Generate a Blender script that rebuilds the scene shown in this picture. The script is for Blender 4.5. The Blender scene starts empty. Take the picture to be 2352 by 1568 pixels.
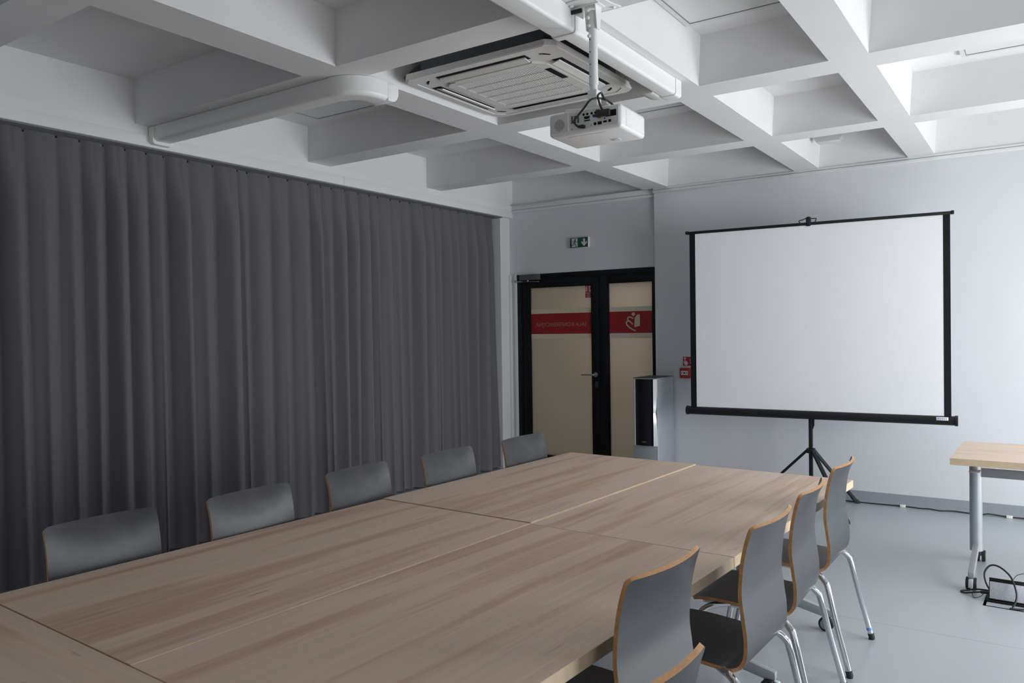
import bpy, bmesh, math, random
from mathutils import Vector, Matrix, Euler
random.seed(7)
sc = bpy.context.scene
COL = sc.collection
PI = math.pi

# ------------------------------------------------------------------ materials
def mat(name, col, rough=0.5, metal=0.0, noise=0.0, nscale=40.0, bump=0.0, bscale=200.0, spec=0.5, sheen=0.0, coat=0.0, alt=None):
    m = bpy.data.materials.new(name); m.use_nodes = True
    nt = m.node_tree; b = nt.nodes['Principled BSDF']
    b.inputs['Base Color'].default_value = (*col, 1); b.inputs['Roughness'].default_value = rough
    b.inputs['Metallic'].default_value = metal; b.inputs['Specular IOR Level'].default_value = spec
    if sheen: b.inputs['Sheen Weight'].default_value = sheen
    if coat: b.inputs['Coat Weight'].default_value = coat
    tc = nt.nodes.new('ShaderNodeTexCoord')
    if noise or alt:
        n = nt.nodes.new('ShaderNodeTexNoise'); n.inputs['Scale'].default_value = nscale; n.inputs['Detail'].default_value = 4
        r = nt.nodes.new('ShaderNodeValToRGB')
        a = alt if alt else tuple(c*(1-noise) for c in col)
        r.color_ramp.elements[0].position = .35; r.color_ramp.elements[0].color = (*a, 1)
        r.color_ramp.elements[1].position = .65; r.color_ramp.elements[1].color = (*col, 1)
        nt.links.new(tc.outputs['Object'], n.inputs['Vector']); nt.links.new(n.outputs['Fac'], r.inputs['Fac'])
        nt.links.new(r.outputs['Color'], b.inputs['Base Color'])
    if bump:
        n2 = nt.nodes.new('ShaderNodeTexNoise'); n2.inputs['Scale'].default_value = bscale; n2.inputs['Detail'].default_value = 3
        bp = nt.nodes.new('ShaderNodeBump'); bp.inputs['Strength'].default_value = bump; bp.inputs['Distance'].default_value = .002
        nt.links.new(tc.outputs['Object'], n2.inputs['Vector']); nt.links.new(n2.outputs['Fac'], bp.inputs['Height'])
        nt.links.new(bp.outputs['Normal'], b.inputs['Normal'])
    return m

def wood_mat(name):
    """pale laminate, grain along local Y"""
    m = bpy.data.materials.new(name); m.use_nodes = True
    nt = m.node_tree; N = nt.nodes; L = nt.links; b = N['Principled BSDF']
    tc = N.new('ShaderNodeTexCoord'); oi = N.new('ShaderNodeObjectInfo')
    off = N.new('ShaderNodeVectorMath'); off.operation = 'MULTIPLY_ADD'
    cmb = N.new('ShaderNodeCombineXYZ')
    for k in range(3): L.new(oi.outputs['Random'], cmb.inputs[k])
    L.new(cmb.outputs[0], off.inputs[0]); off.inputs[1].default_value = (13, 29, 7); L.new(tc.outputs['Object'], off.inputs[2])
    def noise(sx, sy, scale, det, rough=.55, dist=0.0):
        mp = N.new('ShaderNodeMapping'); mp.inputs['Scale'].default_value = (sx, sy, 1); L.new(off.outputs[0], mp.inputs['Vector'])
        n = N.new('ShaderNodeTexNoise'); n.inputs['Scale'].default_value = scale; n.inputs['Detail'].default_value = det
        n.inputs['Roughness'].default_value = rough; n.inputs['Distortion'].default_value = dist
        L.new(mp.outputs[0], n.inputs['Vector']); return n
    def ramp(src, els):
        r = N.new('ShaderNodeValToRGB'); e = r.color_ramp.elements
        e[0].position, e[0].color = els[0][0], (*els[0][1], 1); e[1].position, e[1].color = els[-1][0], (*els[-1][1], 1)
        for p, c in els[1:-1]:
            q = e.new(p); q.color = (*c, 1)
        L.new(src, r.inputs['Fac']); return r
    big = ramp(noise(10, .50, 1.0, 4, .55, .35).outputs['Fac'], [(.30, (.59, .37, .26)), (.40, (.67, .46, .335)), (.49, (.78, .595, .455)), (.60, (.74, .57, .435)), (.72, (.82, .65, .515))])
    fine = ramp(noise(95, 1.3, 1.0, 4, .6).outputs['Fac'], [(.30, (.88, .86, .84)), (.60, (1, 1, 1))])
    mx = N.new('ShaderNodeMix'); mx.data_type = 'RGBA'; mx.blend_type = 'MULTIPLY'; mx.inputs['Factor'].default_value = .7
    L.new(big.outputs['Color'], mx.inputs[6]); L.new(fine.outputs['Color'], mx.inputs[7])
    knot = ramp(noise(34, 2.6, 1.0, 3, .5).outputs['Fac'], [(.25, (.50, .36, .27)), (.305, (1, 1, 1))])
    mx2 = N.new('ShaderNodeMix'); mx2.data_type = 'RGBA'; mx2.blend_type = 'MULTIPLY'; mx2.inputs['Factor'].default_value = .8
    L.new(mx.outputs[2], mx2.inputs[6]); L.new(knot.outputs['Color'], mx2.inputs[7])
    L.new(mx2.outputs[2], b.inputs['Base Color'])
    b.inputs['Roughness'].default_value = .42; b.inputs['Specular IOR Level'].default_value = .4
    return m

M = {}
M['white'] = mat('white_paint', (.74, .74, .735), .75, noise=.03, nscale=3, bump=.08, bscale=160)
M['wall'] = mat('wall_paint', (.66, .675, .70), .7, noise=.02, nscale=2, bump=.05, bscale=220)
M['ceil'] = mat('ceiling_paint', (.72, .715, .715), .8, noise=.04, nscale=2.5, bump=.1, bscale=90)
M['floor'] = mat('vinyl_floor', (.42, .45, .48), .30, noise=.10, nscale=160, bump=.03, bscale=300, spec=.45)
M['base'] = mat('skirting_vinyl', (.30, .325, .36), .45, noise=.22, nscale=260)
M['plastic'] = mat('white_plastic', (.80, .80, .79), .35)
M['plastic_warm'] = mat('warm_white_plastic', (.66, .645, .62), .4)
M['black'] = mat('black_metal', (.008, .008, .009), .42, spec=.3)
M['blackm'] = mat('matt_black', (.006, .006, .007), .7, spec=.2)
M['alu_black'] = mat('anthracite_aluminium', (.005, .006, .007), .5, spec=.25)
M['dark'] = mat('dark_grey', (.045, .05, .055), .6)
M['unit'] = mat('slate_unit', (.05, .058, .064), .55)
M['curtain'] = mat('grey_curtain', (.130, .126, .134), .9, noise=.12, nscale=260, bump=.15, bscale=700, spec=.1, sheen=.15)
M['chrome'] = mat('chrome', (.72, .73, .75), .10, 1.0)
M['steel'] = mat('brushed_steel', (.55, .55, .56), .3, 1.0)
M['silver'] = mat('silver_paint', (.40, .42, .44), .38, .45)
M['silverlt'] = mat('light_grey_paint', (.60, .63, .66), .45)
M['beam'] = mat('grey_beam', (.23, .245, .265), .5)
M['shell'] = mat('charcoal_laminate', (.030, .033, .038), .34, noise=.15, nscale=9, spec=.5)
M['shell_worn'] = mat('worn_charcoal_laminate', (.038, .037, .039), .40, alt=(.018, .018, .021), nscale=11, spec=.5)
M['ply'] = mat('plywood_edge', (.60, .29, .11), .45, noise=.25, nscale=60)
M['wood'] = wood_mat('beech_laminate')
M['edge'] = mat('edge_band', (.66, .50, .33), .45, noise=.12, nscale=30)
M['edge_lt'] = mat('pale_edge_band', (.86, .76, .60), .45)
M['screen'] = mat('projection_fabric', (.84, .85, .87), .6, noise=.015, nscale=3, spec=.2)
M['red'] = mat('red_film', (.30, .012, .016), .5)
M['redsign'] = mat('red_sign', (.36, .012, .018), .45)
M['pink'] = mat('film_lettering', (.40, .20, .175), .6)
M['cream'] = mat('cream_film', (.66, .58, .46), .5)
M['logo'] = mat('film_logo', (.56, .46, .36), .6)
M['green'] = mat('exit_green', (.004, .060, .035), .4)
M['signwhite'] = mat('sign_white', (.62, .66, .62), .5)
M['rubber'] = mat('black_rubber', (.014, .014, .016), .7)
M['cable'] = mat('cable_black', (.012, .012, .013), .5)
M['led'] = mat('panel_diffuser', (.66, .665, .66), .4)
M['ledframe'] = mat('panel_frame', (.60, .61, .61), .45)
M['gasket'] = mat('shadow_gap_grey', (.16, .165, .17), .6)
M['blue'] = mat('vga_blue', (.02, .02, .12), .5)
M['yellow'] = mat('rca_yellow', (.5, .4, .05), .5)
M['gold'] = mat('gold_badge', (.20, .15, .05), .4, .6)
M['tape'] = mat('blue_tape', (.14, .32, .72), .5)
M['spk'] = mat('speaker_silver', (.34, .38, .40), .4, .2)
M['spkside'] = mat('speaker_side_silver', (.42, .45, .49), .35, .3)
M['trimsil'] = mat('bright_silver_trim', (.85, .86, .87), .22, .5)
M['seam'] = mat('floor_seam', (.34, .365, .39), .6)
M['label'] = mat('label_white', (.75, .77, .80), .5)
M['labelgrey'] = mat('label_print', (.30, .33, .37), .5)

def pane_mat(name='frosted_glass', tc=(.86, .82, .76), dc=(.27, .265, .235), f=.55):
    m = bpy.data.materials.new(name); m.use_nodes = True
    nt = m.node_tree; N = nt.nodes; L = nt.links
    N.remove(N['Principled BSDF']); out = N['Material Output']
    tr = N.new('ShaderNodeBsdfTranslucent'); tr.inputs['Color'].default_value = (*tc, 1)
    df = N.new('ShaderNodeBsdfDiffuse'); df.inputs['Color'].default_value = (*dc, 1)
    gl = N.new('ShaderNodeBsdfGlossy'); gl.inputs['Roughness'].default_value = .35; gl.inputs['Color'].default_value = (.8, .85, .9, 1)
    a = N.new('ShaderNodeMixShader'); a.inputs[0].default_value = f; L.new(df.outputs[0], a.inputs[1]); L.new(tr.outputs[0], a.inputs[2])
    c = N.new('ShaderNodeMixShader'); c.inputs[0].default_value = .04; L.new(a.outputs[0], c.inputs[1]); L.new(gl.outputs[0], c.inputs[2])
    L.new(c.outputs[0], out.inputs[0])
    return m
M['pane'] = pane_mat()

# ------------------------------------------------------------------ mesh builder
class MB:
    def __init__(s): s.v = []; s.f = []; s.mi = []
    def add(s, verts, faces, mi=0, xf=None):
        o = len(s.v)
        s.v += [tuple(xf @ Vector(v)) if xf else tuple(v) for v in verts]
        s.f += [tuple(i+o for i in f) for f in faces]
        s.mi += ([mi]*len(faces) if isinstance(mi, int) else list(mi))
        return s
    def bmadd(s, bm, mi=0, xf=None):
        bm.verts.index_update()
        vs = [v.co.copy() for v in bm.verts]; fs = [[v.index for v in f.verts] for f in bm.faces]
        mis = [f.material_index for f in bm.faces] if mi is None else mi
        s.add(vs, fs, mis, xf); bm.free(); return s
    def box(s, x0, x1, y0, y1, z0, z1, bev=0.0, mi=0, xf=None, seg=2):
        bm = bmesh.new(); bmesh.ops.create_cube(bm, size=1)
        for v in bm.verts:
            v.co = Vector(((x0+x1)/2+v.co.x*(x1-x0), (y0+y1)/2+v.co.y*(y1-y0), (z0+z1)/2+v.co.z*(z1-z0)))
        if bev: bmesh.ops.bevel(bm, geom=bm.edges[:], offset=bev, segments=seg, profile=.5, affect='EDGES')
        return s.bmadd(bm, mi, xf)
    def prism(s, poly, axis, a0, a1, bev=0.0, mi=0, xf=None, seg=2):
        """polygon in the two other axes (cyclic order), extruded along axis"""
        bm = bmesh.new()
        def P(p, a):
            return {'x': (a, p[0], p[1]), 'y': (p[0], a, p[1]), 'z': (p[0], p[1], a)}[axis]
        A = [bm.verts.new(P(p, a0)) for p in poly]; B = [bm.verts.new(P(p, a1)) for p in poly]
        n = len(poly)
        bm.faces.new(A); bm.faces.new(B[::-1])
        for i in range(n): bm.faces.new((A[i], B[i], B[(i+1) % n], A[(i+1) % n]))
        bmesh.ops.recalc_face_normals(bm, faces=bm.faces[:])
        if bev: bmesh.ops.bevel(bm, geom=bm.edges[:], offset=bev, segments=seg, profile=.5, affect='EDGES')
        return s.bmadd(bm, mi, xf)
    def tube(s, pts, r, seg=12, mi=0, xf=None, caps=True, flat=None):
        pts = [Vector(p) for p in pts]; n = len(pts); rs = r if isinstance(r, (list, tuple)) else [r]*n
        vs = []; fs = []
        up = None
        for i in range(n):
            t = (pts[min(i+1, n-1)]-pts[max(i-1, 0)]).normalized()
            if up is None:
                up = Vector((0, 0, 1)) if abs(t.z) < .9 else Vector((1, 0, 0))
            a = t.cross(up)
            if a.length < 1e-6: a = t.orthogonal()
            a.normalize(); b = a.cross(t).normalized(); up = b
            for k in range(seg):
                q = 2*PI*k/seg
                vs.append(pts[i]+(a*math.cos(q)+b*math.sin(q)*(flat or 1))*rs[i])
        for i in range(n-1):
            for k in range(seg):
                k2 = (k+1) % seg
                fs.append((i*seg+k, (i+1)*seg+k, (i+1)*seg+k2, i*seg+k2))
        if caps: fs.append(tuple(range(seg))); fs.append(tuple(range((n-1)*seg, n*seg))[::-1])
        return s.add(vs, fs, mi, xf)
    def cyl(s, p0, p1, r, seg=20, mi=0, xf=None): return s.tube([p0, p1], r, seg, mi, xf)
    def sphere(s, c, r, mi=0, xf=None, sc_=(1, 1, 1), seg=12):
        bm = bmesh.new(); bmesh.ops.create_uvsphere(bm, u_segments=seg, v_segments=max(6, seg//2), radius=r)
        for v in bm.verts: v.co = Vector((c[0]+v.co.x*sc_[0], c[1]+v.co.y*sc_[1], c[2]+v.co.z*sc_[2]))
        return s.bmadd(bm, mi, xf)
    def flatpoly(s, poly, y, mi=0):
        """thin polygon standing in the XZ plane facing -Y"""
        return s.prism(poly, 'y', y, y+.0012, 0, mi)
    def stroke(s, pts, w, y, mi=0):
        """one flat ribbon facing -Y; each ribbon a hair in front of the last"""
        s.nst = getattr(s, 'nst', 0)+1; y = y-.00012*s.nst
        p = [Vector((q[0], q[1])) for q in pts]; vs = []
        for i, q in enumerate(p):
            d = (p[min(i+1, len(p)-1)]-p[max(i-1, 0)]).normalized(); n = Vector((-d.y, d.x))*w/2
            e = d*w*.3*(-1 if i == 0 else 1 if i == len(p)-1 else 0)
            vs += [(q.x+e.x+n.x, y, q.y+e.y+n.y), (q.x+e.x-n.x, y, q.y+e.y-n.y)]
        return s.add(vs, [(2*i, 2*i+1, 2*i+3, 2*i+2) for i in range(len(p)-1)], mi)
    def disc(s, cx, cz, r, y, mi=0, seg=20, rx=None):
        return s.flatpoly([(cx+(rx or r)*math.cos(2*PI*k/seg), cz+r*math.sin(2*PI*k/seg)) for k in range(seg)], y, mi)
    def build(s, name, mats, parent=None, smooth=35, recalc=True):
        me = bpy.data.meshes.new(name); me.from_pydata(s.v, [], s.f); me.update()
        for m in (mats if isinstance(mats, (list, tuple)) else [mats]): me.materials.append(m)
        me.polygons.foreach_set('material_index', s.mi)
        if recalc:
            bm = bmesh.new(); bm.from_mesh(me); bmesh.ops.recalc_face_normals(bm, faces=bm.faces[:]); bm.to_mesh(me); bm.free()
        if smooth:
            me.polygons.foreach_set('use_smooth', [True]*len(me.polygons)); me.set_sharp_from_angle(angle=math.radians(smooth))
        o = bpy.data.objects.new(name, me); COL.objects.link(o)
        if parent: o.parent = parent
        return o

def cat_rom(p, n=8):
    p = [Vector(q) for q in p]; out = []
    for i in range(len(p)-1):
        a = p[max(i-1, 0)]; b = p[i]; c = p[i+1]; d = p[min(i+2, len(p)-1)]
        for k in range(n):
            t = k/n
            out.append(.5*((2*b)+(c-a)*t+(2*a-5*b+4*c-d)*t*t+(3*b-a-3*c+d)*t**3))
    out.append(p[-1]); return out

def tag(o, label, cat, group=None):
    o['label'] = label; o['category'] = cat
    if group: o['group'] = group
    return o
def thing(name, label, cat, loc=(0, 0, 0), rz=0.0, group=None):
    o = bpy.data.objects.new(name, None); COL.objects.link(o); o.location = loc; o.rotation_euler = (0, 0, rz)
    o.empty_display_size = .1
    return tag(o, label, cat, group)
def struct(o): o['kind'] = 'structure'; return o
def dup(root, loc, rz, label, group=None, scale=(1, 1, 1)):
    r = root.copy(); COL.objects.link(r); r.location = loc; r.rotation_euler = (0, 0, rz); r.scale = scale
    r['label'] = label
    if group: r['group'] = group
    for ch in list(root.children):
        c = ch.copy(); COL.objects.link(c); c.parent = r
        for g in list(ch.children):
            d = g.copy(); COL.objects.link(d); d.parent = c
    return r

# ------------------------------------------------------------------ camera
cam_d = bpy.data.cameras.new('camera'); cam = bpy.data.objects.new('camera', cam_d); COL.objects.link(cam)
yaw, pitch, roll, FPX, H = .5963, -.013, -.0138, 1806.1, 1.585
fw = Vector((-math.sin(yaw)*math.cos(pitch), math.cos(yaw)*math.cos(pitch), math.sin(pitch)))
r0 = fw.cross(Vector((0, 0, 1))).normalized(); u0 = r0.cross(fw)
rr = math.cos(roll)*r0+math.sin(roll)*u0; uu = -math.sin(roll)*r0+math.cos(roll)*u0
cam.matrix_world = Matrix(((rr.x, uu.x, -fw.x, 0), (rr.y, uu.y, -fw.y, 0), (rr.z, uu.z, -fw.z, H), (0, 0, 0, 1)))
cam_d.sensor_width = 36; cam_d.lens = FPX/2352*36; cam_d.clip_start = .05; cam_d.clip_end = 60
sc.camera = cam

# ------------------------------------------------------------------ room shell
YW, YD = 7.604, 7.66            # screen wall, door wall
ZC, ZS = 3.045, 3.338           # beam soffit, coffer slab
XL, XR, YF = -5.215, 2.0, -2.4
floor = struct(MB().box(-5.6, XR+.15, YF-.15, 11.2, -.12, 0).build('floor', M['floor']))
seams = MB()
seams.box(XL, 2.5, 4.545, 4.549, 0, .0004); seams.box(-.2, 2.5, 2.6, 2.604, 0, .0004)
struct(seams.build('trim_7', M['seam']))

# waffle ceiling: soffit grid with drafted coffers up to the slab
bx = [(-5.7, -5.17), (-3.476, -3.204), (-1.938, -1.722), (-.98, -.777), (.53, .73), (1.98, 2.3)]
by = [(-2.6, -1.63), (-.02, .18), (1.62, 1.85), (3.043, 3.255), (4.578, 4.825), (6.118, 6.349), (7.604, 7.95)]
c = MB(); dr = .022
for i in range(len(bx)-1):
    for j in range(len(by)-1):
        x0, x1, y0, y1 = bx[i][1], bx[i+1][0], by[j][1], by[j+1][0]
        if j == len(by)-2 and i == 0: y1 = YD
        lo = [(x0, y0), (x1, y0), (x1, y1), (x0, y1)]; hi = [(x0+dr, y0+dr), (x1-dr, y0+dr), (x1-dr, y1-dr), (x0+dr, y1-dr)]
        vs = [(*p, ZC) for p in lo]+[(*p, ZS) for p in hi]
        c.add(vs, [(0, 1, 5, 4), (1, 2, 6, 5), (2, 3, 7, 6), (3, 0, 4, 7), (4, 5, 6, 7)])
xs = sorted({v for p in bx for v in p}); ys = sorted({v for p in by for v in p})
for i in range(len(xs)-1):
    for j in range(len(ys)-1):
        mx, my = (xs[i]+xs[i+1])/2, (ys[j]+ys[j+1])/2
        if any(a < mx < b for a, b in bx) or any(a < my < b for a, b in by):
            c.add([(xs[i], ys[j], ZC), (xs[i+1], ys[j], ZC), (xs[i+1], ys[j+1], ZC), (xs[i], ys[j+1], ZC)], [(0, 1, 2, 3)])
c.box(-5.7, 2.3, -2.6, 7.95, 3.37, 3.5)
ceil = struct(c.build('ceiling', M['ceil'], recalc=False, smooth=0))

# curtain wall: pier beside the door plus a recessed window band behind the curtain
w = MB()
w.box(-5.62, XL, 7.47, 8.0, 0, 3.37); w.box(-5.75, -5.45, YF-.15, 7.47, 0, 3.37); w.box(-5.45, -5.17, YF-.15, 7.47, 2.9, 3.05)
struct(w.build('wall_left', M['white']))
w = MB()
w.box(XL, -5.112, YD, 7.95, 0, 3.37); w.box(-5.112, -3.2, YD, 7.95, 2.24, 3.37); w.box(-3.356, XR+.15, YW, 7.95, 0, 3.37)
struct(w.build('wall_back', M['wall']))
w = MB()   # window wall on the right
WIN = [(-.6, 1.5), (3.0, 4.8), (5.1, 7.0)]
ZB, ZT = .22, 2.25
w.box(XR, XR+.2, YF-.15, 7.95, 0, ZB); w.box(XR, XR+.2, YF-.15, 7.95, ZT, 3.37)
e = [YF-.15]+[v for p in WIN for v in p]+[7.95]
for k in range(0, len(e), 2): w.box(XR, XR+.2, e[k], e[k+1], ZB, ZT)
struct(w.build('wall_right', M['wall']))
struct(MB().box(-5.75, XR+.2, YF-.2, YF, 0, 3.37).build('wall_front', M['wall']))
for k, (a, b) in enumerate(WIN):
    f = MB()
    f.box(XR+.05, XR+.11, a, b, ZB, ZB+.07, .004); f.box(XR+.05, XR+.11, a, b, ZT-.07, ZT, .004)
    for y in (a, (a+b)/2-.035, b-.07): f.box(XR+.05, XR+.11, y, y+.07, ZB, ZT, .004)
    struct(f.build('window_%d' % (k+1), M['plastic']))

# corridor behind the door
w = MB()
w.box(-6.2, -6.1, 7.95, 9.7, 0, 2.8); w.box(-2.3, -2.2, 7.95, 9.7, 0, 2.8); w.box(-6.2, -2.2, 9.7, 9.8, 0, 2.8); w.box(-6.2, -2.2, 7.95, 9.8, 2.8, 2.9)
w.box(-6.2, -5.6, 7.9, 7.95, 0, 2.8)
struct(w.build('wall_corridor', mat('corridor_paint', (.75, .71, .64), .8, noise=.03, nscale=2)))

# skirting, rails
sk = MB()
sk.prism([(YW, 0), (YW-.022, 0), (YW-.012, .014), (YW-.007, .03), (YW-.006, .104), (YW, .106)], 'x', -3.356, XR, 0)
struct(sk.build('baseboard_back', M['base']))
t = MB(); t.box(-3.362, XR, YW-.022, YW, 2.992, 3.022, .004); t.box(-3.36, XR, YW-.012, YW, 3.026, 3.045, .002)
struct(t.build('trim_1', M['white']))
t = MB(); t.box(XL, -3.352, YD-.02, YD, 2.962, 2.994, .004); t.box(XL, -3.352, YD-.012, YD, 2.998, 3.045, .002)
struct(t.build('trim_2', M['white']))
# pelmet in front of the curtain track
t = MB()
t.box(-5.205, -5.165, YF, 4.98, 2.905, 2.985, .004); t.box(-5.205, -5.165, 4.983, 7.66, 2.905, 2.985, .004)
t.box(-5.45, -5.172, YF, 7.655, 2.985, 3.045)
struct(t.build('trim_3', M['white']))
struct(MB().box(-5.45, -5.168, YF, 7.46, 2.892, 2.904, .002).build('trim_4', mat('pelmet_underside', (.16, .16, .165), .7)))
# wall strip between curtain and door (moulded jamb lining)
struct(MB().box(XL+.0, XL+.028, YD-.03, YD, 0, 2.24, .004).box(-5.15, -5.112, YD-.016, YD, 0, 2.26, .004).build('trim_5', M['white']))

# ------------------------------------------------------------------ curtain
def curtain():
    val = [1.30, 1.45, 1.60, 1.75, 1.90, 2.06, 2.21, 2.379, 2.581, 2.729, 2.887, 3.04, 3.195, 3.329, 3.523, 3.736, 3.958, 4.049, 4.264, 4.459, 4.683, 4.952, 5.279, 5.541, 5.718, 6.0, 6.196, 6.487, 6.788, 7.1, 7.275, 7.43]
    val2 = []
    for a, b in zip(val, val[1:]):
        val2.append(a)
        if b-a > .24: val2.append(a+(b-a)*random.uniform(.48, .6))
    val2.append(val[-1])
    amp = [random.uniform(.55, 1.2) for _ in val2]; lean = [random.uniform(-.03, .03) for _ in val2]
    NV = 24; per = 14
    vs, fs = [], []
    zs = [2.893-(2.893-.02)*(k/NV)**1.0 for k in range(NV+1)]
    row = None
    for k, z in enumerate(zs):
        q = k/NV; cur = []
        for i in range(len(val2)-1):
            a, b = val2[i]+lean[i]*q, val2[i+1]+lean[i+1]*q
            if i == len(val2)-2: b = val2[i+1]+.075*q*q
            for j in range(per):
                t = j/per
                bul = math.sin(PI*t**1.15)**.8 if 0 < t < 1 else 0
                qq = min(1, q/.17); qq = qq*qq*(3-2*qq); pin = .40+.60*qq; bul = bul*qq+(1-qq)*(.75*bul+.25*abs(math.sin(2*PI*t)))
                A = (.098+.014*q)*amp[i]*min(1.15, (b-a)/.17)*pin
                y = a+(b-a)*t+.018*math.sin(2*PI*t)*q
                second = .010*math.sin(4*PI*t+i)*q*min(1, (b-a)/.2)
                cur.append((-5.305+A*bul+second, y, z+(max(0, (4.6-y))*.009 if k == NV else 0)))
        cur.append((-5.305, val2[-1]+.075*q*q, z))
        row = len(cur); vs += cur
    for k in range(NV):
        for i in range(row-1):
            fs.append((k*row+i, k*row+i+1, (k+1)*row+i+1, (k+1)*row+i))
    m = MB(); m.add(vs, fs)
    o = m.build('curtain', M['curtain'], smooth=0, recalc=False)
    o.data.polygons.foreach_set('use_smooth', [True]*len(o.data.polygons))
    return o
cu = tag(curtain(), 'long pleated dark grey curtain hanging from ceiling track to floor along the left wall', 'curtain')
h = MB().box(-5.33, -5.30, 1.32, 7.42, 2.878, 2.891)
h.build('heading_tape', M['blackm'], cu)

# ------------------------------------------------------------------ door
def door():
    f = MB(); y0, y1 = YD-.006, YD+.07
    f.box(-5.112, -5.055, y0, y1, 0, 2.24, .003); f.box(-3.40, -3.30, y0, y1, 0, 2.24, .003); f.box(-5.055, -3.40, y0, y1, 2.185, 2.24, .003)
    d = struct(f.build('door_1', M['alu_black']))
    leaves = [('leaf', -5.05, -4.048, -4.958, -4.138, .16, 2.09), ('leaf', -4.042, -3.402, -3.945, -3.412, .16, 2.10)]
    for n, (nm, x0, x1, g0, g1, gz0, gz1) in enumerate(leaves):
        m = MB(); a, b = YD+.004, YD+.064
        m.box(x0, g0, a, b, .008, 2.19, .003); m.box(g1, x1, a, b, .008, 2.19, .003); m.box(g0, g1, a, b, .008, gz0, .003); m.box(g0, g1, a, b, gz1, 2.19, .003)
        for xx in ((g0, g0+.012), (g1-.012, g1)): m.box(*xx, a+.010, b-.01, gz0, gz1, .002)
        m.box(g0, g1, a+.010, b-.01, gz1-.01, gz1, .002)
        lf = m.build('door_leaf', M['alu_black'], d)
        pn = MB().box(g0, g1, YD+.036, YD+.046, gz0, gz1).build('glass_pane', M['pane'], d)
        yb = YD+.0345
        bd = MB().box(g0+.012, g1-.012, yb, yb+.0012, 1.548, 1.782); bd.build('red_band', M['red'], pn)
        st = MB().box(g0+.012, g1-.012, yb, yb+.0012, 1.782, 1.832).box(g0+.012, g1-.012, yb, yb+.0012, 1.494, 1.548).build('cream_strip', M['cream'], pn)
        if n == 0:
            cu_ = bpy.data.curves.new('t', 'FONT'); cu_.body = 'SALA KONFERENCYJNA'; cu_.size = .075; cu_.extrude = .0; cu_.space_character = 1.04
            to = bpy.data.objects.new('t', cu_); COL.objects.link(to); bpy.context.view_layer.update()
            me = bpy.data.meshes.new_from_object(to.evaluated_get(bpy.context.evaluated_depsgraph_get()))
            bpy.data.objects.remove(to)
            xs_ = [v.co.x for v in me.vertices]; zs_ = [v.co.y for v in me.vertices]
            sx = .665/(max(xs_)-min(xs_)); sz = .060/(max(zs_)-min(zs_))
            for v in me.vertices:
                v.co = Vector((-4.217-(v.co.x-min(xs_))*sx, yb-.0015, 1.618+(v.co.y-min(zs_))*sz))
            me.materials.append(M['pink']); lo = bpy.data.objects.new('lettering', me); COL.objects.link(lo); lo.parent = pn
        else:
            lg = MB(); y = yb-.0025; X0 = -3.735; Z0 = 1.570
            def P(u, v): return (X0+u*.165, Z0+v*.205)   # u,v in 0..1 over the emblem box
            lg.disc(*P(.53, .88), .020, y)
            lg.flatpoly([P(.58, .20), P(.98, .26), P(.98, .86), P(.82, .86), P(.62, .70)], y)
            arc = [P(.50, .66), P(.36, .72), P(.20, .73), P(.12, .66), P(.16, .57), P(.32, .48), P(.46, .36)]
            lg.stroke([tuple(q) for q in cat_rom([(*a, 0) for a in arc], 5) for q in [(q.x, q.y)]], .013, y)
            arc = [P(.30, .50), P(.18, .53), P(.07, .50), P(.03, .43), P(.09, .30), P(.34, .14), P(.66, .01)]
            lg.stroke([(q.x, q.y) for q in cat_rom([(*a, 0) for a in arc], 5)], .013, y)
            lg.build('emblem', M['logo'], pn)
    m = MB()
    m.tube([(-4.090, YD+.004, 1.096), (-4.090, YD-.012, 1.096)], .026, 20)
    m.tube(cat_rom([(-4.090, YD-.01, 1.096), (-4.090, YD-.045, 1.096), (-4.105, YD-.058, 1.096), (-4.14, YD-.06, 1.096), (-4.242, YD-.058, 1.094)], 5), .0095, 12)
    m.build('door_handle', M['steel'], d)
    MB().prism([(-4.083+.022*math.cos(a), .986+.036*math.sin(a)) for a in [2*PI*k/20 for k in range(20)]], 'y', YD-.004, YD+.004, .001).cyl((-4.083, YD-.01, .995), (-4.083, YD, .995), .010).build('lock', M['dark'], d)
    m = MB(); m.box(-5.050, -4.790, YD-.055, YD+.004, 2.172, 2.236, .004)
    m.build('door_closer', mat('closer_grey', (.075, .078, .08), .5), d)
    m = MB(); m.cyl((-4.945, YD-.03, 2.172), (-4.945, YD-.03, 2.152), .010); m.tube([(-5.118, YD-.035, 2.162), (-4.80, YD-.032, 2.149)], .006, 10)
    m.box(-5.132, -5.112, YD-.045, YD-.012, 2.150, 2.178, .003); m.box(-4.812, -4.785, YD-.045, YD-.02, 2.142, 2.156, .003)
    m.build('closer_arm', M['chrome'], d)
    return d
door()

# running figure used on the exit pictograms
def runner(m, x, z, s, y, mi):
    def P(u, v): return (x+u*s, z+v*s)
    m.disc(*P(.60, .88), .085*s, y, mi)
    m.stroke([P(.56, .76), P(.46, .46)], .15*s, y, mi)
    m.stroke([P(.56, .74), P(.30, .72), P(.18, .54)], .065*s, y, mi)
    m.stroke([P(.58, .72), P(.76, .58), P(.94, .62)], .065*s, y, mi)
    m.stroke([P(.46, .46), P(.66, .30), P(.74, .04)], .09*s, y, mi)
    m.stroke([P(.45, .46), P(.34, .24), P(.06, .22)], .09*s, y, mi)

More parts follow.
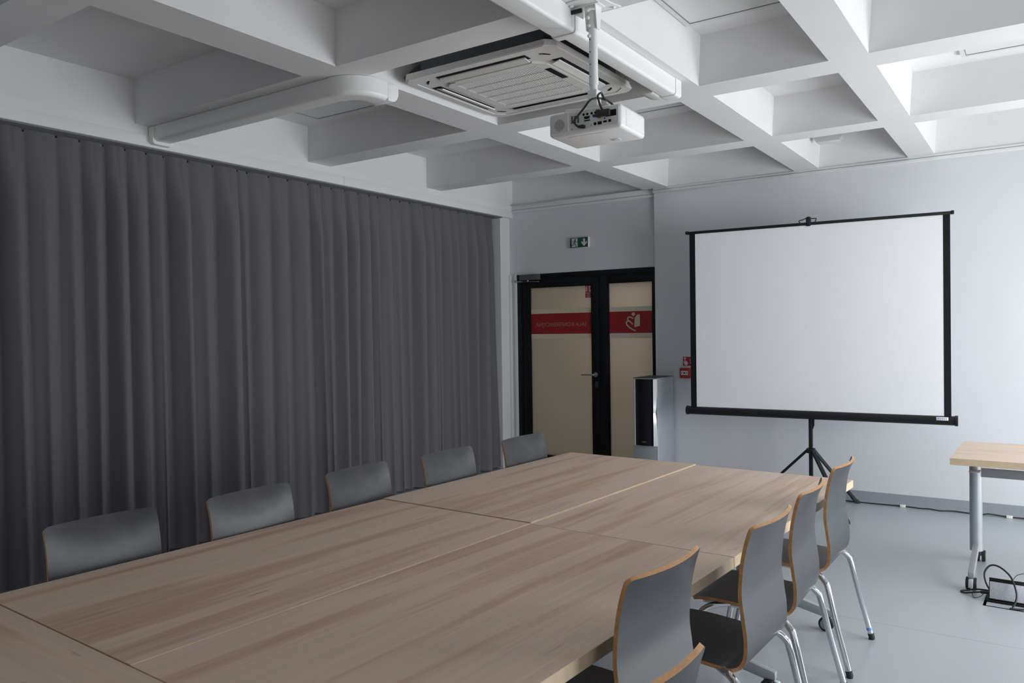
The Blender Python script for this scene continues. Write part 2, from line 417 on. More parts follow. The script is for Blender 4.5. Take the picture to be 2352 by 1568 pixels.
t = thing('exit_sign', 'green emergency exit sign with running figure and down arrow above the black door', 'sign', (-4.26, YD, 2.496))
MB().box(-.116, .116, -.04, 0, 0, .118, .004).build('housing', M['plastic'], t)
MB().box(-.112, .112, -.0425, -.040, .004, .114, .001).build('sign_face', M['green'], t)
MB().box(-.090, -.016, -.0438, -.0425, .012, .106).build('door_symbol', M['signwhite'], t)
m = MB(); y = -.0438
m.flatpoly([(.066-.012, .098), (.066+.012, .098), (.066+.012, .052), (.066+.034, .072), (.066+.034, .050), (.066, .014), (.066-.034, .050), (.066-.034, .072), (.066-.012, .052)], y)
m.build('down_arrow', M['signwhite'], t)
m = MB(); runner(m, -.098, .012, .090, -.0455, 0); m.build('running_figure', M['green'], t)

t = thing('fire_door_sign', 'small red fire door sign stuck on the upper corner of the left glass door pane', 'sign', (-4.188, YD+.0335, 1.94))
MB().box(-.046, .046, -.001, .001, 0, .152).build('sign_plate', M['signwhite'], t)
MB().box(-.041, .046, -.0022, -.001, .060, .147).box(-.041, .046, -.0022, -.001, .030, .055).box(-.041, .046, -.0022, -.001, .006, .027).build('red_panel', M['redsign'], t)
MB().box(.006, .046, -.0034, -.0022, .072, .134).build('door_symbol', M['signwhite'], t)
m = MB()
for k in range(4):
    z = .078+k*.014
    m.stroke([(-.037, z-.004), (-.026, z), (-.016, z+.012)], .006, -.0034)
m.build('flames', M['signwhite'], t)
MB().box(-.012, .022, -.0034, -.0022, .040, .044).build('print_line', M['signwhite'], t); MB().box(-.012, .022, -.0034, -.0022, .014, .018).build('print_line', M['signwhite'], t)
m = MB(); runner(m, -.002, .074, .056, -.0046, 0); m.build('running_figure', M['redsign'], t)

t = thing('fire_alarm_sign', 'red sign with pointing hand and flames above the fire alarm call point', 'sign', (-3.0, YW, 1.206))
MB().box(-.062, .062, -.003, 0, 0, .100, .001).build('sign_plate', M['signwhite'], t)
MB().box(-.057, .057, -.0042, -.003, .005, .095).build('red_panel', M['redsign'], t)
m = MB(); y = -.0054
m.stroke([(-.036, .080), (-.034, .056)], .009, y); m.disc(-.024, .030, .022, y, rx=.020); m.stroke([(-.046, .050), (-.042, .030)], .008, y); m.disc(-.036, .080, .010, y)
for k in range(4):
    z = .018+k*.015; m.stroke([(.048, z+.014), (.030, z+.004), (.018, z+.012)], .006, y)
m.build('hand_and_flames', M['signwhite'], t)

t = thing('fire_alarm_switch', 'red fire alarm call point on the wall left of the projection screen', 'fire alarm', (-3.026, YW, 1.085))
MB().box(-.052, .052, -.046, 0, 0, .104, .006).build('housing', M['redsign'], t)
MB().box(-.038, .038, -.049, -.046, .034, .074, .001).build('break_glass', M['signwhite'], t)
m = MB(); y = -.0505; m.disc(0, .054, .009, y)
for s_ in (-1, 1): m.flatpoly([(s_*.032, .060), (s_*.014, .054), (s_*.032, .048)], y)
m.build('arrow_marking', M['black'], t)

t = thing('light_switch', 'pale flush wall plate with round dimple left of the red call point', 'switch', (-3.128, YW, 1.095))
MB().box(-.036, .036, -.009, 0, 0, .072, .003).build('plate', M['wall'], t)
MB().tube([(0, -.009, .036), (0, -.013, .036)], .018, 20).build('rotary_knob', M['wall'], t)

# ------------------------------------------------------------------ ceiling fittings
def duct_run(mb, prof, axis, a0, a1): mb.prism(prof, axis, a0, a1, .0)
def rprof(a0, a1, z0, z1, r):   # rounded lower corners
    p = [(a0, z1)]
    p += [(a0+r-r*math.cos(q), z0+r-r*math.sin(q)) for q in [PI/2*k/5 for k in range(6)]]
    p += [(a1-r+r*math.sin(q), z0+r-r*math.cos(q)) for q in [PI/2*k/5 for k in range(6)]]
    p += [(a1, z1)]
    return p
t = thing('air_conditioning_duct', 'white plastic pipe duct from the curtain pelmet, bending towards the air conditioner', 'duct', (0, 0, 0))
Y0, Y1, ZD = 3.150, 3.285, 2.940
m = MB(); m.prism(rprof(Y0, Y1, ZD, ZC-.002, .028), 'x', -5.16, -3.36); m.build('duct_run', M['plastic'], t)
# swept elbow: straight -> 90 degree bend -> straight -> rounded end
m = MB(); prof = [(p[0]-(Y0+Y1)/2, p[1]) for p in rprof(Y0-.004, Y1+.004, ZD-.004, ZC-.002, .028)]
path = [(-3.375, (Y0+Y1)/2, PI/2)]
R = .135; cx, cy = -3.36, (Y0+Y1)/2+R
for k in range(13):
    a = -PI/2+PI/2*k/12
    path.append((cx+R*math.cos(a), cy+R*math.sin(a), a+PI))
path.append((cx+R, 3.40, PI))
vs = []; fs = []
n = len(prof)
for (px, py, a) in path:
    d = (-math.cos(a), -math.sin(a))
    if abs(a-PI/2) < 1e-6: d = (0, -1)
    for q, z in prof: vs.append((px-d[0]*q*1.0, py-d[1]*q*1.0, z))
for i in range(len(path)-1):
    for k in range(n): fs.append((i*n+k, i*n+(k+1) % n, (i+1)*n+(k+1) % n, (i+1)*n+k))
fs += [tuple(range(n)), tuple(range((len(path)-1)*n, len(path)*n))[::-1]]
m.add(vs, fs); m.build('elbow', M['plastic'], t)
m = MB(); ce = cx+R
arc = [(3.402, ZD-.004)]+[(3.402+.035+.055*math.sin(q), ZD-.004+.06-.06*math.cos(q)) for q in [PI/2*k/8 for k in range(9)]]+[(3.492, ZC-.003), (3.44, ZC-.003), (3.44, ZC-.006), (3.402, ZC-.006)]
m.prism(arc, 'x', ce-.071, ce+.071, .003); m.build('end_cap', M['plastic'], t)
m = MB(); m.prism(rprof(Y0-.012, Y1+.004, ZD-.02, ZC-.004, .02), 'x', -5.165, -5.115); m.build('pelmet_collar', M['plastic'], t)

t = thing('cable_duct', 'white plastic cable duct fixed under the ceiling beam right of the air conditioner', 'duct', (0, 0, 0))
m = MB(); m.prism(rprof(-1.872, -1.776, 2.950, ZC-.002, .016), 'y', 3.165, 4.36); m.build('duct_run', M['plastic'], t)
m = MB(); m.prism(rprof(-1.885, -1.763, 2.938, ZC-.002, .016), 'y', 1.0, 3.14); m.build('duct_cover', M['plastic'], t)
m = MB(); m.prism(rprof(-1.889, -1.759, 2.934, ZC-.002, .016), 'y', 3.14, 3.185); m.build('joint_clip', M['plastic'], t)
m = MB(); m.prism(rprof(-1.876, -1.772, 2.946, ZC-.002, .016), 'y', 4.345, 4.425); m.build('end_cap', M['plastic'], t)
m = MB()
arc = [(-1.874, 2.950)]+[(-1.90-.13*math.sin(q), 3.08-.13*math.cos(q)) for q in [PI/2*k/8 for k in range(9)]]+[(-2.03, 3.13), (-1.95, 3.13), (-1.95, 3.035), (-1.874, 3.035)]
m.prism(arc, 'y', 4.24, 4.40, .006); m.build('side_elbow', M['plastic_warm'], t)

# cassette air conditioner
t = thing('air_conditioner', 'square white ceiling cassette air conditioner set into the waffle ceiling', 'air conditioner', (-2.625, 4.000, 3.07))
hx, hy = .525, .500
m = MB()
def ring(m, ax, ay, bx_, by_, z0, z1, ch_o=.0, ch_i=.0, mi=0):
    def rect(x, y, ch): return [(-x+ch, -y), (x-ch, -y), (x, -y+ch), (x, y-ch), (x-ch, y), (-x+ch, y), (-x, y-ch), (-x, -y+ch)]
    o_, i_ = rect(ax, ay, ch_o), rect(bx_, by_, ch_i); n = 8
    vs = [(*p, z0) for p in o_]+[(*p, z0) for p in i_]+[(*p, z1) for p in o_]+[(*p, z1) for p in i_]
    fs = []
    for k in range(n):
        k2 = (k+1) % n
        fs += [(k, k2, n+k2, n+k), (2*n+k, 3*n+k, 3*n+k2, 2*n+k2), (k, 2*n+k, 2*n+k2, k2), (n+k, n+k2, 3*n+k2, 3*n+k)]
    m.add(vs, fs, mi)
ring(m, hx, hy, hx-.20, hy-.20, 0, .03, .05, .05)
ring(m, hx-.006, hy-.006, hx-.045, hy-.045, -.004, 0, .055, .06)
m.build('panel', M['plastic_warm'], t)
m = MB(); m.box(-.43, .43, -.425, .425, .03, .262, .006); m.build('body', M['unit'], t)
for k in range(4):
    L_ = (hx if k % 2 == 0 else hy)-.215; dist = (hy if k % 2 == 0 else hx)-.098
    xf = Matrix.Rotation(PI/2*k, 4, 'Z')
    m = MB(); m.box(-L_, L_, -dist-.030, -dist+.034, -.0022, -.0005, 0, 1, xf)
    m.prism([(-dist-.008, -.004), (-dist-.004, -.009), (-dist+.040, -.020), (-dist+.044, -.013)], 'x', -L_+.012, L_-.012, 0, 0, xf)
    m.build('louvre', [M['plastic_warm'], M['blackm']], t)
m = MB()
ring(m, .348, .322, .285, .262, -.010, .02, .06, .008)
m.box(-.285, .285, -.262, .262, .001, .02, 0, 1)
for k in range(38):
    x = -.285+.57*(k+.5)/38; m.box(x-.0038, x+.0038, -.262, .262, -.0085, -.006)
for k in range(6):
    yy = -.262+.524*k/5; m.box(-.285, .285, yy-.007, yy+.007, -.0108, -.006)
m.build('grille', [M['plastic_warm'], M['blackm']], t)
m = MB(); m.box(.293, .333, -.20, .0, -.0118, -.0095, .001); m.build('display', M['blackm'], t)
for q0, cx_, cy_ in ((PI*1.25, -.36, -.335), (PI*.25, .36, .335), (-PI*.25, .36, -.335), (PI*.75, -.36, .335)):
    m = MB(); A_ = [q0+(k-5)*.09 for k in range(11)]
    m.prism([(cx_+.075*math.cos(a), cy_+.075*math.sin(a)) for a in A_]+[(cx_+(.060-.006*abs(k-5)/5+.012*abs(k-5)/5)*math.cos(a), cy_+(.060+.006*abs(k-5)/5)*math.sin(a)) for k, a in reversed(list(enumerate(A_)))], 'z', -.0022, -.0004); m.build('corner_slot', M['blackm'], t)
MB().box(-.30, -.26, -.316, -.308, -.0115, -.0095).build('brand_badge', M['dark'], t)
m = MB(); m.cyl((-.50, -.36, .06), (-.43, -.30, .12), .05, 16); m.tube([(-.55, -.42, .03), (-.49, -.37, .10), (-.43, -.33, .14)], .02, 10); m.build('pipe_stub', M['dark'], t)

# LED panels in the coffers
def led(x0, x1, y0, y1, label, first=[None]):
    t = thing('ceiling_light_panel', label, 'ceiling light', ((x0+x1)/2, (y0+y1)/2, ZS), 0, 'flat light panels in the ceiling coffers')
    a, b = (x1-x0)/2, (y1-y0)/2
    m = MB(); ring(m, a, b, a-.028, b-.028, -.024, 0); ring(m, a+.004, b+.004, a-.002, b-.002, -.006, 0, 0, 0, 1); m.build('frame', [M['ledframe'], M['gasket']], t)
    m = MB(); m.box(-a+.030, a-.030, -b+.030, b-.030, -.020, -.004); m.build('diffuser', M['led'], t)
    m = MB(); ring(m, a-.028, b-.028, a-.032, b-.032, -.023, -.01); m.build('shadow_gap', M['gasket'], t)
led(-4.87, -3.66, 3.80, 4.425, 'flat light panel in the coffer left of the air conditioner, above the pipe duct')
led(-1.695, -1.095, 3.53, 4.325, 'flat light panel in the coffer right of the projector pole')
led(-2.87, -2.27, 5.10, 5.845, 'flat light panel in the coffer behind the projector')
led(-.445, .155, 5.10, 5.880, 'flat light panel at the right edge, nearest the screen wall')

t = thing('emergency_light', 'small grey emergency light box in the coffer above the projection screen', 'lamp', (-1.552, 7.25, 3.195))
m = MB(); m.prism([(-.115, .142), (-.115, .03), (-.098, 0), (.098, 0), (.115, .03), (.115, .142)], 'y', -.05, .05, .004); m.build('housing', mat('lamp_grey', (.42, .43, .44), .5), t)
MB().box(-.09, .09, -.045, .045, -.003, .001, .001).build('diffuser', M['led'], t)

# projector mount and projector
PX, PY = -1.676, 3.152
t = thing('projector_mount', 'white tubular projector ceiling mount with bolted plate', 'mount', (PX, PY, 0))
m = MB(); m.prism([(-.10, -.085), (.0, -.10), (.07, -.07), (.085, .03), (.10, .085), (.02, .07), (-.08, .09), (-.09, .0)], 'z', ZC-.007, ZC-.001, .001)
pl = m.build('ceiling_plate', M['plastic'], t)
for (x, y) in ((-.075, -.06), (.05, -.06), (.072, .062), (-.065, .066)): MB().sphere((x, y, ZC-.009), .010, sc_=(1, 1, .7)).build('bolt', M['plastic'], pl)
m = MB()
for xx in (-.028, .024): m.prism([(-.03, ZC-.006), (.03, ZC-.006), (.014, ZC-.115), (-.014, ZC-.115)], 'x', xx, xx+.004)
m.box(-.045, .045, -.035, .035, ZC-.012, ZC-.006, .001)
m.prism([(-.03, ZC-.006), (-.10, ZC-.006), (-.10, ZC-.02), (-.03, ZC-.07)], 'y', -.036, -.032)
br = m.build('bracket', M['plastic'], t); MB().box(-.115, -.035, -.046, -.034, ZC-.038, ZC-.020, .003).build('clamp_bolt', M['black'], t)
for z, x, y in ((ZC-.035, -.006, -.036), (ZC-.068, -.006, -.036), (ZC-.10, -.008, -.024), (ZC-.145, -.008, -.024)): MB().sphere((x, y, z), .0085).build('bolt', M['plastic'], br)
m = MB(); m.cyl((0, 0, ZC-.03), (0, 0, 2.70), .0195, 24); m.cyl((0, 0, 2.72), (0, 0, 2.685), .0212, 24)
pole = m.build('pole', M['plastic'], t)
for k in range(5): MB().cyl((-.006, -.0185, 2.94-k*.055), (-.0065, -.0205, 2.94-k*.055), .0036, 10).build('adjustment_hole', M['gasket'], pole)
m = MB(); m.cyl((0, 0, 2.70), (0, 0, 2.615), .017, 20); m.box(-.022, .026, -.022, .022, 2.585, 2.66, .004); m.box(.006, .024, -.0235, -.0215, 2.63, 2.655, 0)
m.box(-.05, .07, -.02, .02, 2.572, 2.586, .002)
for s_ in (-1, 1): m.tube([(0, 0, 2.578), (s_*.11, .06, 2.572), (s_*.115, .065, 2.562)], .006, 8); m.tube([(0, 0, 2.578), (s_*.10, -.07, 2.572), (s_*.105, -.075, 2.562)], .006, 8)
m.build('tilt_coupling', M['plastic'], t)

t = thing('projector', 'white ceiling projector hanging upside down from the pole with cables in its back', 'projector', (-1.674, 3.178, 2.450), .04)
HW, HD, PH = .176, .135, .104
m = MB(); bm = bmesh.new()
m.box(-HW, HW, -HD, HD, 0, PH, .016, 0, None, 3); m.build('body', M['plastic'], t)
yb = -HD-.0005
m = MB(); m.prism([(-HW+.012, .016), (HW-.016, .016), (HW-.010, .026), (HW-.010, PH-.014), (HW-.018, PH-.008), (-HW+.012, PH-.008)], 'y', yb-.001, yb+.004, .001)
rp = m.build('rear_panel', mat('rear_panel_grey', (.62, .62, .60), .5), t)
m = MB(); ux = lambda u: -HW+u*2*HW
for i in range(13):
    for j in range(13):
        a, b = (i-6)*.0042, (j-6)*.0042
        if a*a+b*b < .0265**2: m.disc(ux(.155)+a, .048+b, .0012, yb-.0022, 0, 6)
m.build('speaker_holes', M['gasket'], rp); MB().box(ux(.272), ux(.298), yb-.003, yb, .014, PH-.010, .001).build('divider_rib', M['plastic'], rp)
m = MB()
for i in range(3):
    for j in range(5): m.box(ux(.325+i*.042), ux(.325+i*.042)+.009, yb-.0022, yb-.001, .048+j*.0065, .048+j*.0065+.004)
m.build('vent', M['blackm'], rp)
m = MB()
for u, z in ((.50, .078), (.55, .078), (.61, .078), (.66, .078)): m.disc(ux(u), z, .0055, yb-.0026)
m.disc(ux(.655), .030, .0068, yb-.0026); m.box(ux(.69), ux(.745), yb-.0026, yb-.001, .024, .037); m.box(ux(.765), ux(.812), yb-.0026, yb-.001, .029, .037); m.box(ux(.835), ux(.87), yb-.0026, yb-.001, .028, .039)
m.disc(ux(.785), .047, .003, yb-.0026); m.box(ux(.505), ux(.585), yb-.0026, yb-.001, .0475, .0525); m.disc(ux(.60), .027, .002, yb-.0026); m.disc(ux(.335), .022, .002, yb-.0026)
MB().box(ux(.80), ux(.94), yb-.0020, yb-.001, .052, .079).build('power_inlet', M['blackm'], rp); MB().prism([(ux(.505), .068), (ux(.585), .068), (ux(.575), .057), (ux(.515), .057)], 'y', yb-.004, yb-.001).build('video_socket', M['blackm'], rp)
m.build('sockets', M['blackm'], rp)
m = MB(); m.prism([(ux(.62), .070), (ux(.70), .070), (ux(.69), .059), (ux(.63), .059)], 'y', yb-.004, yb-.001); m.build('video_socket', M['blue'], rp)
for z, mm in ((.080, M['signwhite']), (.067, M['redsign']), (.053, M['yellow'])):
    m = MB(); m.tube([(ux(.725), yb-.001, z), (ux(.725), yb-.006, z)], .0055, 12); m.cyl((ux(.725), yb-.006, z), (ux(.725), yb-.0068, z), .003, 10, 1); m.build('audio_socket', [mm, M['blackm']], rp)
m = MB()
for k in range(9):
    z = .016+k*.0078; m.box(HW-.0015, HW+.0025, -HD+.052, HD-.018, z, z+.0042, .0008)
m.build('side_louvre', M['plastic'], t)
m = MB(); m.box(.045, .085, .04, .075, -.0012, .002, .0004, 0); MB().box(-.10, .09, -.098, -.0965, -.0006, .001).build('base_seam', M['gasket'], t)
m.build('base_recess', M['silverlt'], t)
m = MB(); m.tube([(.03, HD-.004, .05), (.03, HD+.018, .05)], .034, 24); m.tube([(.03, HD+.018, .05), (.03, HD+.019, .05)], .027, 20, 1); m.build('lens', [M['dark'], M['black']], t)
for x, y in ((-.12, -.09), (.12, -.09), (-.12, .09), (.12, .09)): MB().cyl((x, y, PH-.002), (x, y, PH+.006), .011, 14).build('foot', M['plastic'], t)

def W(p): return Vector((-1.674, 3.178, 2.450))+Matrix.Rotation(.04, 3, 'Z') @ Vector(p)
cab = [W(p) for p in ((ux(.44), -HD-.010, .026), (ux(.415), -HD-.022, .035), (ux(.395), -HD-.024, .050), (ux(.43), -HD-.022, .065), (ux(.52), -HD-.016, .100), (ux(.60), -HD-.006, .135), (ux(.66), -HD+.03, .148), (ux(.70), -HD+.075, .150))]
m = MB(); m.tube(cat_rom(cab, 6), .0046, 10); m.tube([W((ux(.53), -HD-.012, .021)), W((ux(.50), -HD-.014, .024)), W((ux(.44), -HD-.012, .026))], [.007, .009, .005], 10)
o = m.build('video_cable', M['cable']); tag(o, 'black video cable with plug in the left half of the projector back', 'cable')
cab = [W(p) for p in ((ux(.86), -HD-.012, .066), (ux(.80), -HD-.018, .074), (ux(.77), -HD-.020, .085), (ux(.735), -HD-.014, .110), (ux(.70), -HD-.004, .142), (ux(.685), -HD+.01, .156), (ux(.70), -HD+.03, .168), (ux(.715), -HD+.05, .150), (ux(.74), -HD+.09, .140), (ux(.80), -HD+.11, .112))]
m = MB(); m.tube(cat_rom(cab, 6), .0048, 10); m.box(.082, .132, -.026, -.0015, .054, .080, .003, 0, Matrix.Translation(W((0, -HD, 0))) @ Matrix.Rotation(.04, 4, 'Z')); m.box(.066, .085, -.024, -.002, .052, .084, .004, 0, Matrix.Translation(W((0, -HD, 0))) @ Matrix.Rotation(.04, 4, 'Z'))
o = m.build('power_cable', M['cable']); tag(o, 'black power cable with angled plug at the right of the projector back', 'cable')
cab = [W(p) for p in ((ux(.54), -.005, .150), (ux(.47), -.03, .128), (ux(.36), -.06, .112), (ux(.30), -.075, .106), (ux(.34), -.06, .106), (ux(.46), -.03, .112), (ux(.56), .0, .110))]
m = MB(); m.tube(cat_rom(cab, 6), [.005]*37, 10); m.tube(cat_rom([p+Vector((0, .008, .006)) for p in cab[:4]], 6), .006, 10)
o = m.build('spare_cable', M['cable']); tag(o, 'loop of spare black cable lying on top of the projector beside the pole', 'cable')

# ------------------------------------------------------------------ projection screen
t = thing('projection_screen', 'white portable projection screen in black frame standing on a tripod', 'projection screen', (-1.70, 7.13, 0), .052)
x0, x1 = -1.075, 1.085; zb, zt = .858, 2.478
m = MB(); m.add([(x0+.06, -.040, zb), (x1-.05, -.040, zb), (x1-.05, -.040, zt), (x0+.06, -.040, zt)], [(0, 1, 2, 3)]); m.box(x0+.06, x1-.05, -.039, -.0385, zb, zt)
m.build('fabric', M['screen'], t)
MB().box(x0+.018, x0+.072, -.0415, -.0385, zb-.01, zt).build('border_strip', M['blackm'], t); MB().box(x1-.060, x1-.010, -.0415, -.0385, zb-.01, zt).build('border_strip', M['blackm'], t)
m = MB(); m.box(x0-.01, x1+.008, -.050, -.022, zt-.012, zt+.014, .004); m.box(x0-.018, x0+.012, -.054, -.018, zt-.010, zt+.018, .004); m.box(x1-.004, x1+.018, -.054, -.018, zt-.012, zt+.018, .004); m.build('top_bar', M['black'], t)
m = MB()
oc = [(-.03+.040*math.cos(a)*.95, .822+.038*math.sin(a)) for a in [2*PI*(k+.5)/12 for k in range(12)]]
m.prism(oc, 'x', x0-.02, x1+.03, 0)
cs = m.build('casing', M['black'], t)
m = MB(); oc2 = [(-.03+(p[0]+.03)*1.14, .822+(p[1]-.822)*1.14) for p in oc]
m.prism(oc2, 'x', x0-.028, x0-.006, .002); m.build('end_cap', M['black'], cs); MB().prism(oc2, 'x', x1+.014, x1+.036, .002).build('end_cap', M['black'], cs)
m = MB(); m.box(x1-.115, x1-.03, -.0705, -.067, .826, .852, .001); lb = m.build('maker_label', M['label'], cs)
m = MB(); m.box(x1-.110, x1-.092, -.0712, -.0705, .832, .846)
for k in range(4): m.box(x1-.088+k*.013, x1-.080+k*.013, -.0712, -.0705, .833, .845)
m.build('print', M['labelgrey'], cs)
m = MB(); m.box(-.016, .016, -.016, .016, .10, 1.30, .004); m.box(-.010, .010, -.010, .010, 1.25, 2.50, .002); m.box(.010, .030, -.012, .012, .72, .82, .004); m.prism([(.014, .80), (.034, .80), (.022, .70), (.014, .70)], 'y', -.012, .012); m.build('pole', M['black'], t)
m = MB(); m.box(-.016, .022, -.055, -.012, zt-.02, zt+0.0567, .006); m.tube(cat_rom([(-.012, -.035, zt+0.0524), (-.05, -.035, zt+0.0387), (-.075, -.035, zt+0.0319), (-.066, -.035, zt+0.0114)], 4), .0042, 8); m.tube(cat_rom([(.018, -.035, zt+0.0474), (.045, -.035, zt+0.0437), (.066, -.035, zt+0.0412), (.056, -.035, zt+0.0133)], 4), .0042, 8)
m.sphere((.002, -.034, zt+0.0548), .02, sc_=(1, .8, .5)); m.build('hook', M['black'], t)
m = MB(); m.box(-.035, .035, -.030, .030, .485, .53, .008); m.build('leg_hub', M['black'], t)
Ri = Matrix.Rotation(-.052, 3, 'Z')
for fx, fy in ((.290, .40), (.365, -.395), (-.52, .0)):
    d = Ri @ Vector((fx, fy, 0)); L_ = d.length; dn = d/L_
    m = MB(); a = dn*.028+Vector((0, 0, .512)); b = dn*L_+Vector((0, 0, .02))
    side = Vector((-dn.y, dn.x, 0))*.014; v = (b-a).normalized(); up = side.cross(v).normalized()*.011
    q = [a+side+up, a-side+up, a-side-up, a+side-up, b+side+up, b-side+up, b-side-up, b+side-up]
    m.add(q, [(0, 1, 2, 3), (7, 6, 5, 4), (0, 4, 5, 1), (1, 5, 6, 2), (2, 6, 7, 3), (3, 7, 4, 0)])
    leg = m.build('tripod_leg', M['black'], t)
    m = MB(); c0 = b-v*.06; m.tube([c0, b-v*.02, dn*(L_+.022)+Vector((0, 0, .012)), dn*(L_+.024)+Vector((0, 0, 0))], [.018, .020, .019, .017], 8); m.build('foot_cap', M['rubber'], leg)

# ------------------------------------------------------------------ loudspeaker
t = thing('loudspeaker', 'tall silver floor loudspeaker with black grille in front of the right door leaf', 'speaker', (-3.278, 7.16, 0))
m = MB(); m.box(-.128, .128, .02, .41, .012, 1.105, .004); m.build('cabinet', M['spkside'], t)
m = MB(); m.box(-.128, .128, .0, .022, .012, 1.103, .003); m.build('front_baffle', M['spk'], t)
g = MB(); n = 12; poly = []
for k in range(n+1):
    a = -1+2*k/n; poly.append((-.005+.098*a, -.002-.026*(1-a*a)))
poly += [(.093, .002), (-.103, .002)]
g.prism(poly, 'z', .438, 1.094); g.build('grille', M['blackm'], t)
for s_ in (-1, 1):
    m = MB(); zz = [.438, .50, .60, .70, .755, .76, .765, .82, .92, 1.02, 1.094]; cut = [.002, .002, .005, .011, .019, .021, .019, .011, .005, .002, .002]
    vs = []
    for z, c_ in zip(zz, cut):
        xi = .095 if s_ > 0 else -.105; xo = s_*(.129-(c_ if s_ > 0 else 0))
        vs += [(xi, -.022, z), (xo, -.004, z), (xo, .004, z), (xi, .004, z)]
    n_ = len(zz); fs = [(4*i+k, 4*i+(k+1) % 4, 4*i+4+(k+1) % 4, 4*i+4+k) for i in range(n_-1) for k in range(4)]+[(3, 2, 1, 0), tuple(4*n_-4+k for k in range(4))]
    m.add(vs, fs); m.build('side_trim', M['trimsil'], t, smooth=20)
MB().box(-.129, .129, -.001, .411, 1.105, 1.108, .001).build('top_panel', M['dark'], t)
MB().box(.1275, .1295, -.001, .012, .014, 1.104, .0005).build('edge_strip', M['trimsil'], t)
m = MB(); m.box(-.025, .015, -.0295, -.027, .47, .482); m.build('badge', M['gold'], t)
m = MB(); m.box(-.135, .135, .01, .415, 0, .014, .003); m.build('plinth', M['blackm'], t)

# ------------------------------------------------------------------ chairs
def make_chair(label, group, shellmat):
    t = thing('dining_chair', label, 'chair', (0, 0, 0), 0, group)
    prof = [(.245, .434), (.20, .452), (.10, .454), (.0, .447), (-.075, .441), (-.122, .442), (-.154, .457), (-.170, .492), (-.171, .55), (-.162, .62), (-.156, .69), (-.170, .78), (-.195, .855), (-.225, .915)]
    C_ = cat_rom([(a, 0, b) for a, b in prof], 5)
    S = [0]
    for a, b in zip(C_, C_[1:]): S.append(S[-1]+(b-a).length)
    T = S[-1]; hw = .206; NV = 16; th = .0125
    vs, front, back = [], [], []
    rows = []
    for i, p in enumerate(C_):
        d0, d1 = S[i], T-S[i]
        wloc = hw
        for d, r in ((d0, .05), (d1, .016)):
            if d < r: wloc = min(wloc, hw-r+math.sqrt(max(0, r*r-(r-d)**2)))
        tan = (C_[min(i+1, len(C_)-1)]-C_[max(i-1, 0)]).normalized(); nor = Vector((-tan.z, 0, tan.x))   # towards the sitter
        if nor.x < 0 and p.z > .5: nor = -nor
        if p.z <= .5 and nor.z < 0: nor = -nor
        rows.append((p, nor, wloc))
    # use one consistent normal field
    out = []
    for i, (p, nor, wl) in enumerate(rows):
        tan = (C_[min(i+1, len(C_)-1)]-C_[max(i-1, 0)]).normalized(); nor = Vector((tan.z, 0, -tan.x)) if tan.x < 0 and abs(tan.z) < .5 else Vector((tan.z, 0, -tan.x))
        if i == 0 and nor.z < 0: sgn = -1
        elif i == 0: sgn = 1
        out.append((p, nor*sgn, wl))
    n = len(out); V = []
    for side in (0, 1):
        for i, (p, nor, wl) in enumerate(out):
            q = max(0, min(1, (p.z-.62)/.295)); curv = .031*q*q if p.x < -.1 else 0
            dish = .006*(1 if p.x > -.1 else 0)
            for k in range(NV+1):
                v = -1+2*k/NV; y = v*wl
                yy = (y/hw)**2
                V.append((p.x+curv*yy+nor.x*(-th*side), y, p.z+dish*yy*.5+nor.z*(-th*side)))
    F = []; MI = []
    R_ = NV+1; off = n*R_
    for i in range(n-1):
        for k in range(NV):
            a = i*R_+k; F.append((a, a+1, a+R_+1, a+R_)); MI.append(0)
            b = off+a; F.append((b, b+R_, b+R_+1, b+1)); MI.append(0)
    for i in range(n-1):
        a, b = i*R_, (i+1)*R_; F.append((a, b, off+b, off+a)); MI.append(1)
        a, b = i*R_+NV, (i+1)*R_+NV; F.append((a, off+a, off+b, b)); MI.append(1)
    for k in range(NV):
        F.append((k, off+k, off+k+1, k+1)); MI.append(1)
        a = (n-1)*R_+k; F.append((a, a+1, off+a+1, off+a)); MI.append(1)
    m = MB(); m.add(V, F, MI); m.build('seat_shell', [shellmat, M['ply']], t, smooth=50)
    m = MB()
    for s_ in (-1, 1): m.tube(cat_rom([(.20, s_*.16, .428), (.05, s_*.15, .424), (-.10, s_*.16, .420)], 4), .010, 10)
    m.tube([(.12, -.16, .426), (.12, .16, .426)], .010, 10); m.tube([(-.08, -.16, .421), (-.08, .16, .421)], .010, 10); m.box(-.06, .10, -.11, .11, .426, .440, .003)
    m.build('under_frame', M['chrome'], t)
    for s_ in (-1, 1):
        for f in (0, 1):
            if f: P = [(.06, s_*.12, .428), (.14, s_*.19, .426), (.175, s_*.222, .412), (.190, s_*.233, .380), (.225, s_*.245, .20), (.262, s_*.256, .012)]
            else: P = [(-.02, s_*.12, .424), (-.09, s_*.19, .428), (-.135, s_*.228, .428), (-.166, s_*.240, .404), (-.182, s_*.243, .370), (-.222, s_*.250, .20), (-.272, s_*.258, .012)]
            m = MB(); m.tube(cat_rom(P, 6), .0130, 14); lg = m.build('leg', M['chrome'], t)
            a, b = Vector(P[-2]), Vector(P[-1]); v = (b-a).normalized()
            m = MB(); m.tube([b-v*.018, b+v*.002, (b.x, b.y, 0)], [.0148, .0148, .0138], 14); m.build('foot_cap', M['rubber'], lg)
    return t
G1, G2 = 'chairs along the window side of the table', 'chairs along the curtain side of the table'
k = 1.022
